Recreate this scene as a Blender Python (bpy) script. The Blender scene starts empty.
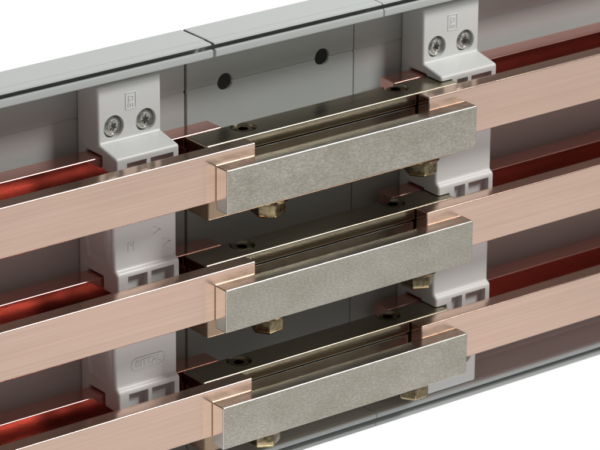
import bpy, bmesh, math, random
from mathutils import Vector, Matrix
random.seed(4)
scene = bpy.context.scene
COL = scene.collection

# ---------------------------------------------------------------- materials
def mat(name):
    m = bpy.data.materials.new(name); m.use_nodes = True
    return m, m.node_tree.nodes, m.node_tree.links, m.node_tree.nodes['Principled BSDF']

def noise(n, l, scale, vec_scale=(1, 1, 1), detail=4.0, rough=0.55):
    tc = n.new('ShaderNodeTexCoord'); mp = n.new('ShaderNodeMapping'); tx = n.new('ShaderNodeTexNoise')
    mp.inputs['Scale'].default_value = vec_scale
    tx.inputs['Scale'].default_value = scale; tx.inputs['Detail'].default_value = detail
    tx.inputs['Roughness'].default_value = rough
    oi = n.new('ShaderNodeObjectInfo'); sh = n.new('ShaderNodeVectorMath'); sh.operation = 'ADD'   # each object gets its own patch of the pattern
    l.new(tc.outputs['Object'], sh.inputs[0]); l.new(oi.outputs['Random'], sh.inputs[1])
    l.new(sh.outputs['Vector'], mp.inputs['Vector']); l.new(mp.outputs['Vector'], tx.inputs['Vector'])
    return tx.outputs['Fac']

def ramp(n, l, fac, a, b, p0=0.3, p1=0.7):
    r = n.new('ShaderNodeValToRGB')
    r.color_ramp.elements[0].position = p0; r.color_ramp.elements[1].position = p1
    r.color_ramp.elements[0].color = (*a, 1); r.color_ramp.elements[1].color = (*b, 1)
    l.new(fac, r.inputs['Fac']); return r.outputs['Color']

def rng(n, l, fac, lo, hi, f0=0.3, f1=0.7):
    r = n.new('ShaderNodeMapRange')
    r.inputs['From Min'].default_value = f0; r.inputs['From Max'].default_value = f1
    r.inputs['To Min'].default_value = lo; r.inputs['To Max'].default_value = hi
    l.new(fac, r.inputs['Value']); return r.outputs['Result']

def bump(n, l, fac, p, strength, dist):
    b = n.new('ShaderNodeBump'); b.inputs['Strength'].default_value = strength
    b.inputs['Distance'].default_value = dist
    l.new(fac, b.inputs['Height']); l.new(b.outputs['Normal'], p.inputs['Normal'])

def make_copper(name, ca, cb, r0, r1, strength):
    m, n, l, p = mat(name)
    p.inputs['Metallic'].default_value = 1
    streak = noise(n, l, 1.0, (6, 900, 900), 5, 0.6)
    blot = noise(n, l, 1.0, (9, 42, 42), 4)
    c1 = ramp(n, l, streak, ca, cb)
    c2 = ramp(n, l, blot, (0.84, 0.86, 0.85), (1, 1, 1))
    mx = n.new('ShaderNodeMix'); mx.data_type = 'RGBA'; mx.blend_type = 'MULTIPLY'
    mx.inputs['Factor'].default_value = 1
    l.new(c1, mx.inputs[6]); l.new(c2, mx.inputs[7]); l.new(mx.outputs[2], p.inputs['Base Color'])
    l.new(rng(n, l, blot, r0, r1), p.inputs['Roughness'])
    wave = noise(n, l, 1.0, (9, 45, 45), 2)
    line = noise(n, l, 1.0, (2.5, 260, 260), 3, 0.6)
    add = n.new('ShaderNodeMath'); add.operation = 'MULTIPLY_ADD'; add.inputs[1].default_value = 0.10
    add2 = n.new('ShaderNodeMath'); add2.operation = 'MULTIPLY_ADD'; add2.inputs[1].default_value = 0.30
    l.new(streak, add.inputs[0]); l.new(line, add2.inputs[0]); l.new(wave, add2.inputs[2]); l.new(add2.outputs[0], add.inputs[2])
    bump(n, l, add.outputs[0], p, strength, 0.0006)
    return m

def make_tin():
    m, n, l, p = mat('mottled_tin_plating')
    p.inputs['Metallic'].default_value = 1
    fleck = noise(n, l, 1300, (0.5, 1, 1), 2, 0.7)
    broad = noise(n, l, 45, (1, 1, 1.6), 3)
    c1 = ramp(n, l, fleck, (0.58, 0.55, 0.475), (0.80, 0.765, 0.685), 0.36, 0.70)
    c2 = ramp(n, l, broad, (0.84, 0.84, 0.81), (1, 1, 1))
    mx = n.new('ShaderNodeMix'); mx.data_type = 'RGBA'; mx.blend_type = 'MULTIPLY'
    mx.inputs['Factor'].default_value = 1
    l.new(c1, mx.inputs[6]); l.new(c2, mx.inputs[7]); l.new(mx.outputs[2], p.inputs['Base Color'])
    l.new(rng(n, l, fleck, 0.42, 0.62), p.inputs['Roughness'])
    bump(n, l, fleck, p, 0.5, 0.0004)
    return m

def make_block():
    m, n, l, p = mat('polished_tinned_brass')
    p.inputs['Metallic'].default_value = 1
    f = noise(n, l, 1, (25, 500, 500), 3)
    l.new(ramp(n, l, f, (0.36, 0.315, 0.235), (0.42, 0.375, 0.285)), p.inputs['Base Color'])
    l.new(rng(n, l, f, 0.19, 0.25), p.inputs['Roughness'])
    bump(n, l, f, p, 0.03, 0.0002)
    return m

def make_plastic(name, col, rough, b=0.12):
    m, n, l, p = mat(name)
    f = noise(n, l, 900, (1, 1, 1), 2)
    g = noise(n, l, 25, (1, 2, 2), 3)
    l.new(ramp(n, l, g, tuple(c * 0.965 for c in col), col), p.inputs['Base Color'])
    l.new(rng(n, l, g, rough - 0.05, rough + 0.05), p.inputs['Roughness'])
    bump(n, l, f, p, b, 0.0002)
    return m

def make_metal(name, a, b, r0, r1, scale=500):
    m, n, l, p = mat(name)
    p.inputs['Metallic'].default_value = 1
    f = noise(n, l, scale, (1, 1, 1), 3)
    l.new(ramp(n, l, f, a, b), p.inputs['Base Color'])
    l.new(rng(n, l, f, r0, r1), p.inputs['Roughness'])
    return m

COPPER_SHADED = make_copper('shaded_red_copper', (0.83, 0.44, 0.39), (0.89, 0.51, 0.45), 0.13, 0.19, 0.14)  # same copper, with the shade and bounced red of the channel in its colour
COPPER_LIT = make_copper('lit_brushed_copper', (0.85, 0.595, 0.48), (0.92, 0.665, 0.55), 0.15, 0.26, 0.34)  # same copper, paled in colour for the brightly lit fronts
TIN = make_tin()
BLOCK = make_block()
TRAY = make_plastic('light_grey_tray_plastic', (0.572, 0.600, 0.586), 0.55)
HOLDER = make_plastic('off_white_holder_plastic', (0.81, 0.825, 0.81), 0.38)
CUT = make_metal('bright_cut_tin', (0.74, 0.71, 0.65), (0.78, 0.75, 0.69), 0.20, 0.26, 120)
BRONZE = make_metal('bronze_block', (0.42, 0.29, 0.20), (0.52, 0.38, 0.27), 0.25, 0.4, 200)
BOLT_SHADED = make_metal('shaded_bolt_steel', (0.13, 0.10, 0.06), (0.34, 0.27, 0.16), 0.10, 0.25)  # bolt and screw steel with dark reflections put into the colour
STEEL = make_metal('zinc_plated_steel', (0.55, 0.55, 0.53), (0.75, 0.75, 0.72), 0.18, 0.34)
BOLT_LIT = make_metal('lit_yellow_steel', (0.45, 0.36, 0.18), (0.64, 0.54, 0.32), 0.12, 0.25)  # lighter copy of the bolt steel, a painted highlight for the chamfers
HOLE_DARK = make_plastic('hole_black', (0.012, 0.012, 0.012), 0.6)

# ---------------------------------------------------------------- mesh helpers
def finish(me, angle=18):
    for f in me.polygons: f.use_smooth = True
    me.set_sharp_from_angle(angle=math.radians(angle))

def bm_prism(bm, prof, x0, x1):
    """closed (Y,Z) outline swept along X"""
    a = [bm.verts.new((x0, y, z)) for y, z in prof]
    b = [bm.verts.new((x1, y, z)) for y, z in prof]
    n = len(prof); fs = []
    for i in range(n):
        j = (i + 1) % n
        fs.append(bm.faces.new((a[i], a[j], b[j], b[i])))
    fs.append(bm.faces.new(a[::-1])); fs.append(bm.faces.new(b))
    bmesh.ops.recalc_face_normals(bm, faces=fs)
    return fs

def bm_box(bm, x0, x1, y0, y1, z0, z1):
    return bm_prism(bm, [(y0, z0), (y1, z0), (y1, z1), (y0, z1)], x0, x1)

def bm_lathe(bm, prof, seg, M):
    """(radius, height) outline turned about the local axis; prof starts and ends at radius 0"""
    rings = []
    for r, h in prof:
        if r == 0: rings.append([bm.verts.new(M @ Vector((0, 0, h)))])
        else: rings.append([bm.verts.new(M @ Vector((r * math.cos(2 * math.pi * k / seg), r * math.sin(2 * math.pi * k / seg), h))) for k in range(seg)])
    fs = []
    for A, B in zip(rings, rings[1:]):
        for k in range(seg):
            q = (k + 1) % seg
            if len(A) == 1: fs.append(bm.faces.new((A[0], B[k], B[q])))
            elif len(B) == 1: fs.append(bm.faces.new((A[k], B[0], A[q])))
            else: fs.append(bm.faces.new((A[k], B[k], B[q], A[q])))
    bmesh.ops.recalc_face_normals(bm, faces=fs)

def build(name, bm, material, parent=None, bevel=0.0, seg=2, angle=18):
    me = bpy.data.meshes.new(name); bm.to_mesh(me); bm.free()
    for m in (material if isinstance(material, list) else [material]): me.materials.append(m)
    o = bpy.data.objects.new(name, me); COL.objects.link(o)
    if bevel:
        b = o.modifiers.new('edge', 'BEVEL'); b.width = bevel; b.segments = seg
        b.limit_method = 'ANGLE'; b.angle_limit = math.radians(40); b.harden_normals = False
        bake(o)
    finish(o.data, 40 if bevel else angle)
    if bevel: even(o)
    if parent: o.parent = parent
    return o

def bake(o):
    dg = bpy.context.evaluated_depsgraph_get(); dg.update()
    me = bpy.data.meshes.new_from_object(o.evaluated_get(dg))
    me.name = o.name; old = o.data; o.modifiers.clear(); o.data = me
    bpy.data.meshes.remove(old)

def even(o):
    m = o.modifiers.new('even', 'WEIGHTED_NORMAL'); m.keep_sharp = True; m.weight = 100

def cut(o, bm):
    o.modifiers.clear()
    me = bpy.data.meshes.new('cutter'); bm.to_mesh(me); bm.free()
    c = bpy.data.objects.new('cutter', me); COL.objects.link(c); c.parent = o.parent
    b = o.modifiers.new('cut', 'BOOLEAN'); b.operation = 'DIFFERENCE'; b.object = c; b.solver = 'EXACT'
    b.use_self = True
    bake(o)
    bpy.data.objects.remove(c); bpy.data.meshes.remove(me)
    finish(o.data, 40); even(o)

def empty(name, loc):
    e = bpy.data.objects.new(name, None); COL.objects.link(e); e.location = loc
    e.empty_display_size = 0.02
    return e

def tag(o, label=None, cat=None, group=None, kind=None):
    if label: o['label'] = label
    if cat: o['category'] = cat
    if group: o['group'] = group
    if kind: o['kind'] = kind
    return o

def text_mesh(name, s, size, depth, M, material, parent):
    cu = bpy.data.curves.new('lettering', 'FONT'); cu.body = s; cu.size = size; cu.extrude = depth
    cu.align_x = 'CENTER'; cu.align_y = 'CENTER'
    t = bpy.data.objects.new('lettering', cu); COL.objects.link(t)
    dg = bpy.context.evaluated_depsgraph_get(); dg.update()
    me = bpy.data.meshes.new_from_object(t.evaluated_get(dg))
    bpy.data.objects.remove(t); bpy.data.curves.remove(cu)
    me.transform(M); me.materials.clear(); me.materials.append(material)
    o = bpy.data.objects.new(name, me); COL.objects.link(o); o.parent = parent
    return o

def front(x, y, z):      # local XY -> world XZ, local +Z -> towards -Y
    return Matrix.Translation((x, y, z)) @ Matrix.Rotation(math.radians(90), 4, 'X')

# ---------------------------------------------------------------- key sizes (metres)
BAR_Z = [0.060, 0.0, -0.060]          # top of each busbar
SHIFT = [0.0, 0.0003, -0.0014]
XL, XR = 0.0293, 0.1345
YT, YW = 0.0240, 0.0459
ZT, ZB = 0.1041, -0.1217
X1, X2 = 0.0223, 0.1240

# ---------------------------------------------------------------- base trays
def tray_half(e, g=0.0004):
    return [(0.0490, ZT - 0.0006), (0.0484, ZT), (0.0470, ZT), (0.0300, ZT), (0.0297, ZT - 0.0003), (0.0250, ZT - 0.0003), (0.0242, ZT - 0.0006), (YT, ZT - 0.0010), (YT, ZT - 0.0012 - e),
          (0.0320, ZT - 0.0014 - e), (0.0320, ZT - 0.0060 - e), (0.0258, ZT - 0.0060 - e - 0.5 * g), (0.0248, ZT - 0.0029 - e - g), (0.0238, ZT - 0.0026 - e - g), (0.0231, ZT - 0.0028 - e - g), (0.0228, ZT - 0.0034 - e - g),
          (0.0228, ZT - 0.0064 - e), (0.0232, ZT - 0.0070 - e), (0.0240, ZT - 0.0073 - e), (0.0262, ZT - 0.0073 - e), (0.0270, ZT - 0.0071 - e), (0.0275, ZT - 0.0066 - e),
          (0.0447, ZT - 0.0066 - e), (YW, ZT - 0.0078 - e),
            (YW, 0.0742), (YW + 0.0006, 0.0738), (YW + 0.0006, 0.0732), (YW, 0.0728)]

def tray_profile():
    up = tray_half(0.0); lo = []
    for y, z in tray_half(0.0016, 0.0014)[:-4]:
        lo.append((y, ZB + (ZT - z)))
    lo = [(YW, -0.0898), (YW + 0.0006, -0.0902), (YW + 0.0006, -0.0908), (YW, -0.0912)] + lo[::-1]
    return up + lo

def base_tray(x0, x1, label, with_holes=False):
    root = tag(empty('base_tray', ((x0 + x1) / 2, YW, ZB)), label, 'tray', 'grey base tray sections joined end to end')
    R = root.location
    bm = bmesh.new(); bm_prism(bm, [(y - R.y, z - R.z) for y, z in tray_profile()], x0 - R.x, x1 - R.x)
    o = build('tray_body', bm, TRAY, root, 0.00035, 1, 50)
    if with_holes:
        for x, z in ((0.0455, 0.0737), (0.1043, 0.0743)):
            c = bmesh.new()
            bm_lathe(c, [(0, -0.004), (0.0041, -0.004), (0.0041, -0.0008), (0.0049, 0.0006), (0.0049, 0.004), (0, 0.004)], 32, front(x - R.x, 0, z - R.z))
            cut(o, c)
            b = bmesh.new()
            bm_lathe(b, [(0, -0.0026), (0.0042, -0.0026), (0.0042, -0.0013), (0.0038, -0.0010), (0, -0.0010)], 32, front(x - R.x, 0, z - R.z))
            build('hole_disc', b, HOLE_DARK, root)  # black disc added inside the hole to keep it dark
        for xs in (x0 - GW, x1 + G):              # strips added behind the joints to block light from the backdrop
            b = bmesh.new(); bm_box(b, xs - 0.006 - R.x, xs + 0.006 - R.x, 0.0492 - R.y, 0.0502 - R.y, ZB + 0.002 - R.z, ZT - 0.002 - R.z)
            build('light_block_strip', b, TRAY, root)
    return root

G, GW = 0.0003, 0.0008
base_tray(-0.32, X1 - GW, 'light grey base tray section behind the left holder and left copper bars')
base_tray(X1 + GW, X2 - G, 'short middle section of grey base tray with two round dark holes', True)
base_tray(X2 + G, 0.56, 'light grey base tray section behind the right holder and right copper bars')

# ---------------------------------------------------------------- busbar holders
def holder_profile():
    p = [(0.0455, 0.0938), (0.0285, 0.0938), (0.0285, 0.0655)]
    for k, z in enumerate(BAR_Z):
        if k: p += [(0.0165, z + 0.0352), (0.0165, z + 0.0062), (0.0140, z + 0.0050)]
        else: p += [(0.0140, z + 0.0026)]
        p += [(0.0140, z - 0.0060), (0.0260, z - 0.0060), (0.0260, z + 0.0006), (0.0390, z + 0.0006), (0.0390, z - 0.0248)]
    p += [(0.0235, -0.0850), (0.0235, -0.1125), (0.0455, -0.1125)]
    return p

def holder(x0, x1, hx0, label):
    root = tag(empty('busbar_holder', ((x0 + x1) / 2, YW, ZB)), label, 'busbar holder', 'white plastic busbar holders')
    R = root.location
    prof = holder_profile()
    bm = bmesh.new(); bm_prism(bm, [(y - R.y, z - R.z) for y, z in prof], x0 - R.x, x1 - R.x)
    body = build('holder_body', bm, HOLDER, root, 0.0017, 4)
    W = x1 - x0
    c = bmesh.new()
    def win(xa, xb, ya, yb, za, zb): bm_box(c, xa - R.x, xb - R.x, ya - R.y, yb - R.y, za - R.z, zb - R.z)
    for z in BAR_Z:
        zt = z - 0.0005 if z > 0.05 else z + 0.0030
        for a, b in ((0.0062, 0.0175), (0.0197, 0.0330)):
            xa = x0 + a * W / 0.0365; xb = x0 + b * W / 0.0365
            if xb > hx0 + 0.004: win(max(xa, hx0 + 0.003), xb, 0.010, 0.0175, z - 0.010, zt)
    cut(body, c)
    if hx0 > x0:                                   # hooks step back beside the connector
        c = bmesh.new()
        for z in BAR_Z: win(x0 - 0.002, hx0, 0.008, 0.0268, z - 0.0255, z + 0.0004)
        cut(body, c)
    # shallow side pockets leave a slanted stiffening rib
    c = bmesh.new()
    for z in BAR_Z[1:]:
        for xa in (x0, x1):
            q = [(0.0425, z + 0.0325), (0.0270, z + 0.0325), (0.0225, z + 0.0075), (0.0380, z + 0.0075)]
            bm_prism(c, [(y - R.y, zz - R.z) for y, zz in q], xa - 0.0012 - R.x, xa + 0.0012 - R.x)
            q = [(0.0235, z + 0.0325), (0.0185, z + 0.0325), (0.0185, z + 0.0110)]
            bm_prism(c, [(y - R.y, zz - R.z) for y, zz in q], xa - 0.0012 - R.x, xa + 0.0012 - R.x)
    cut(body, c)
    # screws in round counterbores, top pair and bottom pair
    spots = [(x0 + 0.0090, 0.0725), (x0 + 0.0272, 0.0722), (x0 + 0.0090, -0.0955), (x0 + 0.0272, -0.0955)]
    c = bmesh.new()
    for x, z in spots:
        bm_lathe(c, [(0, -0.0040), (0.0054, -0.0040), (0.0056, -0.0004), (0.0066, 0.003), (0, 0.003)], 40, front(x - R.x, (0.0285 if z > 0 else 0.0235) - R.y, z - R.z))
    cut(body, c)
    for x, z in spots:
        s = bmesh.new(); M = front(x - R.x, (0.0285 if z > 0 else 0.0235) - R.y, z - R.z) @ Matrix.Rotation(random.random() * 3, 4, 'Z')
        bm_lathe(s, [(0, -0.0042), (0.0049, -0.0042), (0.0049, -0.0019), (0.0045, -0.0011), (0.0037, -0.0008), (0.0036, -0.0013), (0.0030, -0.0013), (0.0029, -0.0008), (0, -0.0005)], 32, M)
        so = build('screw', s, STEEL, root)
        k = bmesh.new()
        for r in range(3):
            f = []
            bmm = bmesh.new(); bm_box(bmm, -0.0021, 0.0021, -0.00055, 0.00055, -0.0028, 0.002)
            bmm.transform(M @ Matrix.Rotation(math.radians(60 * r), 4, 'Z'))
            t = bpy.data.meshes.new('t'); bmm.to_mesh(t); bmm.free(); k.from_mesh(t); bpy.data.meshes.remove(t)
        cut(so, k)
    # raised square emblem on the upper face
    lx, lz, y = x0 + 0.0187, 0.0836, 0.0285
    e = bmesh.new(); w, h, t, d = 0.0031, 0.0042, 0.0005, 0.00025
    def bar(a, b, c_, d_): bm_box(e, lx + a - R.x, lx + b - R.x, y - d - R.y, y + 0.0004 - R.y, lz + c_ - R.z, lz + d_ - R.z)
    bar(-w, w, h - t, h); bar(-w, w, -h, -h + t); bar(-w, -w + t, -h + t, h - t); bar(w - t, w, -h + t, h - t)
    bar(-0.0013, -0.0008, -0.0008, 0.0026); bar(-0.0008, 0.0014, 0.0021, 0.0026); bar(0.0009, 0.0014, 0.0004, 0.0021); bar(-0.0008, 0.0009, 0.0004, 0.0009)
    bar(-0.0016, 0.0018, -0.0016, -0.0011); bar(-0.0016, -0.0011, -0.0030, -0.0016); bar(-0.0003, 0.0002, -0.0030, -0.0016); bar(0.0010, 0.0015, -0.0030, -0.0016)
    build('emblem', e, HOLDER, root, 0.0001, 1)
    if hx0 <= x0:
        yp = 0.0165 - R.y
        text_mesh('moulded_mark', 'PL', 0.0058, 0.0003, front(x0 + 0.0105 - R.x, yp, 0.0165 - R.z), HOLDER, root)
        a = bmesh.new()                            # two small chevron marks
        for cx, cz in ((x0 + 0.0245, 0.0215), (x0 + 0.0300, 0.0145)):
            for s in (-1, 1):
                b2 = bmesh.new(); bm_box(b2, -0.0022, 0.0022, -0.0002, 0.0003, -0.00025, 0.00025)
                b2.transform(Matrix.Translation((cx - R.x, yp, cz + s * 0.0009 - R.z)) @ Matrix.Rotation(math.radians(28 * s), 4, 'Y'))
                t = bpy.data.meshes.new('t'); b2.to_mesh(t); b2.free(); a.from_mesh(t); bpy.data.meshes.remove(t)
        build('moulded_arrow', a, HOLDER, root)
        px, pz = x0 + 0.0190, -0.0440
        s = bmesh.new(); ring = []
        W2, H2, T = 0.0098, 0.0031, 0.0005
        def stad(w_, h_):
            pts = []
            for k in range(13):
                an = -math.pi / 2 + math.pi * k / 12; pts.append((w_ - h_ + h_ * math.cos(an), h_ * math.sin(an)))
            for k in range(13):
                an = math.pi / 2 + math.pi * k / 12; pts.append((-w_ + h_ + h_ * math.cos(an), h_ * math.sin(an)))
            return pts
        A, B = stad(W2, H2), stad(W2 - T, H2 - T)
        def v(p, dy): return s.verts.new((px + p[0] - R.x, yp + dy, pz + p[1] - R.z))
        oa = [v(p, -0.0003) for p in A]; ia = [v(p, -0.0003) for p in B]; ob = [v(p, 0.0002) for p in A]; ib = [v(p, 0.0002) for p in B]
        n = len(A)
        for i in range(n):
            j = (i + 1) % n
            s.faces.new((oa[i], oa[j], ia[j], ia[i])); s.faces.new((oa[i], ob[i], ob[j], oa[j])); s.faces.new((ia[i], ia[j], ib[j], ib[i])); s.faces.new((ob[i], ib[i], ib[j], ob[j]))
        bmesh.ops.recalc_face_normals(s, faces=s.faces)
        build('moulded_badge', s, HOLDER, root)
        text_mesh('moulded_lettering', 'RITTAL', 0.0046, 0.0003, front(px - R.x, yp, pz - R.z), HOLDER, root)
    return root

holder(-0.0405, -0.0045, -0.0405, 'white plastic holder gripping the left copper bars, emblem and two screws on top')
holder(0.1535, 0.1895, 0.1608, 'white plastic holder beside the right ends of the connectors, two screws on top')

# ---------------------------------------------------------------- copper busbars
H, D, TF, TB = 0.0244, 0.0384, 0.0085, 0.0116
BAR_PROF = [(0, 0), (TF, 0), (TF, -0.0206), (D - TB, -0.0206), (D - TB, 0), (D, 0), (D, -H), (0, -H)]
names = ['top', 'middle', 'bottom']
for k, z in enumerate(BAR_Z):
    for side in (0, 1):
        x0, x1 = ((-0.30, XL + SHIFT[k]), (XR + SHIFT[k], 0.54))[side]
        ox = (x0 + x1) / 2
        bm = bmesh.new(); bm_prism(bm, BAR_PROF, x0 - ox, x1 - ox)
        o = build('copper_busbar', bm, [COPPER_SHADED, COPPER_LIT], None, 0.0006, 3)
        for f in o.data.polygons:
            if f.center.y < TF - 0.0001 and f.center.z > -0.0240 and (f.normal.y < -0.2 or f.normal.z > 0.2): f.material_index = 1    # the outward face and its top edge take the paler, painted-lit copper
        o.location = (ox, 0, z)
        tag(o, ('%s copper bar on the left, passing through the left white holder' if side == 0 else '%s copper bar on the right, passing through the right white holder') % names[k],
            'busbar', 'copper busbars in three rows')

# ---------------------------------------------------------------- busbar connectors
def hex_bolt_bm(M):
    s = bmesh.new()
    bm_lathe(s, [(0, 0), (0.0098, 0), (0.0098, -0.0016), (0, -0.0016)], 32, M)
    R_ = 0.0086; pr = [(0, -0.0016), (R_, -0.0016), (R_, -0.0076), (R_ * 0.84, -0.0092), (0, -0.0092)]
    bm_lathe(s, pr, 6, M)
    return s

def connector(z, dx, label):
    root = tag(empty('busbar_connector', (dx, 0.0180, z - 0.0377)), label, 'busbar connector', 'tin plated clamp connectors between copper bars')
    def L(v): return (v[0], v[1] - 0.0180, v[2] + 0.0377)
    def bx(x0, x1, y0, y1, z0, z1):
        bm = bmesh.new(); bm_box(bm, x0, x1, y0 - 0.018, y1 - 0.018, z0 + 0.0377, z1 + 0.0377); return bm
    top = build('top_plate', bx(0.0077, 0.1605, 0.0092, 0.0265, -0.0065, 0.0), BLOCK, root, 0.0009, 3)
    spots = ((0.0372, 0.0203), (0.1305, 0.0210))
    c = bmesh.new()
    for x, y in spots:
        bm_lathe(c, [(0, -0.0040), (0.0042, -0.0040), (0.0060, -0.0022), (0.0064, 0.0), (0.0066, 0.002), (0, 0.002)], 40, Matrix.Translation(L((x, y, 0))))
    cut(top, c)
    for x, y in spots:
        s = bmesh.new(); M = Matrix.Translation(L((x, y, 0))) @ Matrix.Rotation(random.random() * 3, 4, 'Z')
        bm_lathe(s, [(0, -0.0042), (0.0042, -0.0040), (0.0055, -0.0020), (0.0053, -0.0012), (0.0045, -0.0008), (0.0034, -0.0007), (0, -0.0007)], 32, M)
        so = build('countersunk_screw', s, BOLT_SHADED, root)
        k = bmesh.new(); bm_lathe(k, [(0, -0.0030), (0.0027, -0.0030), (0.0029, 0.002), (0, 0.002)], 6, M)
        cut(so, k)
    build('inner_block', bx(0.0090, 0.1600, 0.0098, 0.0260, -0.0202, -0.0071), CUT, root, 0.0006, 2)
    build('lower_block', bx(0.0087, 0.1580, 0.0094, 0.0262, -0.0377, -0.0250), BRONZE, root, 0.0008, 2)
    bm = bx(0.0062, 0.1578, -0.0087, -0.00005, -0.0283, -0.0064)
    cl = build('clamp_plate', bm, [TIN, CUT], root, 0.0006, 3)
    for f in cl.data.polygons:
        if f.normal.y > -0.9: f.material_index = 1
    for x in (0.0512, 0.1455):
        M = Matrix.Translation(L((x, 0.0190, -0.0377))) @ Matrix.Rotation(math.radians(random.uniform(-22, 22) + 18), 4, 'Z')
        hb = build('hex_bolt', hex_bolt_bm(M), [BOLT_SHADED, BOLT_LIT], root, 0.0004, 1)
        for f in hb.data.polygons:
            if -0.95 < f.normal.z < -0.2: f.material_index = 1  # chamfers get the brighter colour as a painted edge highlight
    return root

for k, z in enumerate(BAR_Z):
    connector(z, (0.0, -0.0005, -0.0022)[k], 'tin plated metal clamp connector joining the %s pair of copper bars' % names[k])

# ---------------------------------------------------------------- studio light
w = bpy.data.worlds.new('World'); scene.world = w; w.use_nodes = True
n, l = w.node_tree.nodes, w.node_tree.links
bg = n['Background']
LOW, AMB = 0.42, 0.13
tc = n.new('ShaderNodeTexCoord'); sp = n.new('ShaderNodeSeparateXYZ')
def smooth(sock, a, b, lo, hi):
    mr = n.new('ShaderNodeMapRange'); mr.interpolation_type = 'SMOOTHSTEP'
    for k, v in (('From Min', a), ('From Max', b), ('To Min', lo), ('To Max', hi)): mr.inputs[k].default_value = v
    l.new(sock, mr.inputs['Value']); return mr.outputs['Result']
l.new(tc.outputs['Generated'], sp.inputs[0])
lowf = smooth(sp.outputs['Z'], -0.58, -0.14, LOW, AMB)       # unseen glow added from below for fill and copper reflections, dim above
back = smooth(sp.outputs['Y'], 0.05, 0.40, 0.0, 1.0)         # white backdrop behind the product
mxw = n.new('ShaderNodeMix'); mxw.data_type = 'FLOAT'
l.new(back, mxw.inputs[0]); l.new(lowf, mxw.inputs[2]); mxw.inputs[3].default_value = 1.05
l.new(mxw.outputs[0], bg.inputs['Strength']); bg.inputs['Color'].default_value = (1, 1, 1, 1)

def area(name, loc, target, sx, sy, power, col=(1, 1, 1)):
    d = bpy.data.lights.new(name, 'AREA'); d.shape = 'RECTANGLE'; d.size = sx; d.size_y = sy; d.energy = power; d.color = col
    o = bpy.data.objects.new(name, d); COL.objects.link(o); o.location = loc
    o.rotation_euler = (Vector(target) - Vector(loc)).to_track_quat('-Z', 'Y').to_euler()
    return o
T = Vector((0.08, 0.0, 0.0))
area('key_softbox', T + Vector((0.75, -0.80, 1.15)), T, 0.40, 0.40, 17.0, (1, 0.985, 0.96))
area('under_fill', T + Vector((-0.20, -0.62, -0.95)), T, 0.90, 0.70, 3.8)  # unseen fill lamp added to brighten the lower tray lip and holder ends
area('low_fill', T + Vector((0.62, -0.80, -0.42)), T, 0.80, 0.60, 0.66, (1, 0.99, 0.97))  # unseen lamp added for the copper fronts to mirror
area('left_fill', T + Vector((-0.62, -0.80, -0.42)), T, 0.40, 0.40, 0.48)  # unseen lamp added to brighten the left ends of the clamp plates

# ---------------------------------------------------------------- camera
import mathutils
yaw, pitch, roll = -0.66003, -0.37707, 0.00888
cam = bpy.data.cameras.new('Camera'); co = bpy.data.objects.new('Camera', cam); COL.objects.link(co)
cy, sy, cp, sn = math.cos(yaw), math.sin(yaw), math.cos(pitch), math.sin(pitch)
fw = Vector((-sy * cp, cy * cp, sn)); rt = Vector((cy, sy, 0)); up = rt.cross(fw)
cr, sr = math.cos(roll), math.sin(roll)
r2 = cr * rt + sr * up; u2 = -sr * rt + cr * up
M = Matrix((r2, u2, -fw)).transposed().to_4x4(); M.translation = Vector((-0.93578154, -1.27777968, 0.65285755))
co.matrix_world = M
cam.sensor_width = 36; cam.lens = 3650.07 / 600 * 36; cam.dof.use_dof = True; cam.dof.focus_distance = 1.70; cam.dof.aperture_fstop = 40; cam.clip_start = 0.05; cam.clip_end = 100
scene.camera = co
scene.view_settings.view_transform = 'Standard'; scene.view_settings.look = 'None'
scene.view_settings.exposure = 0; scene.view_settings.gamma = 1
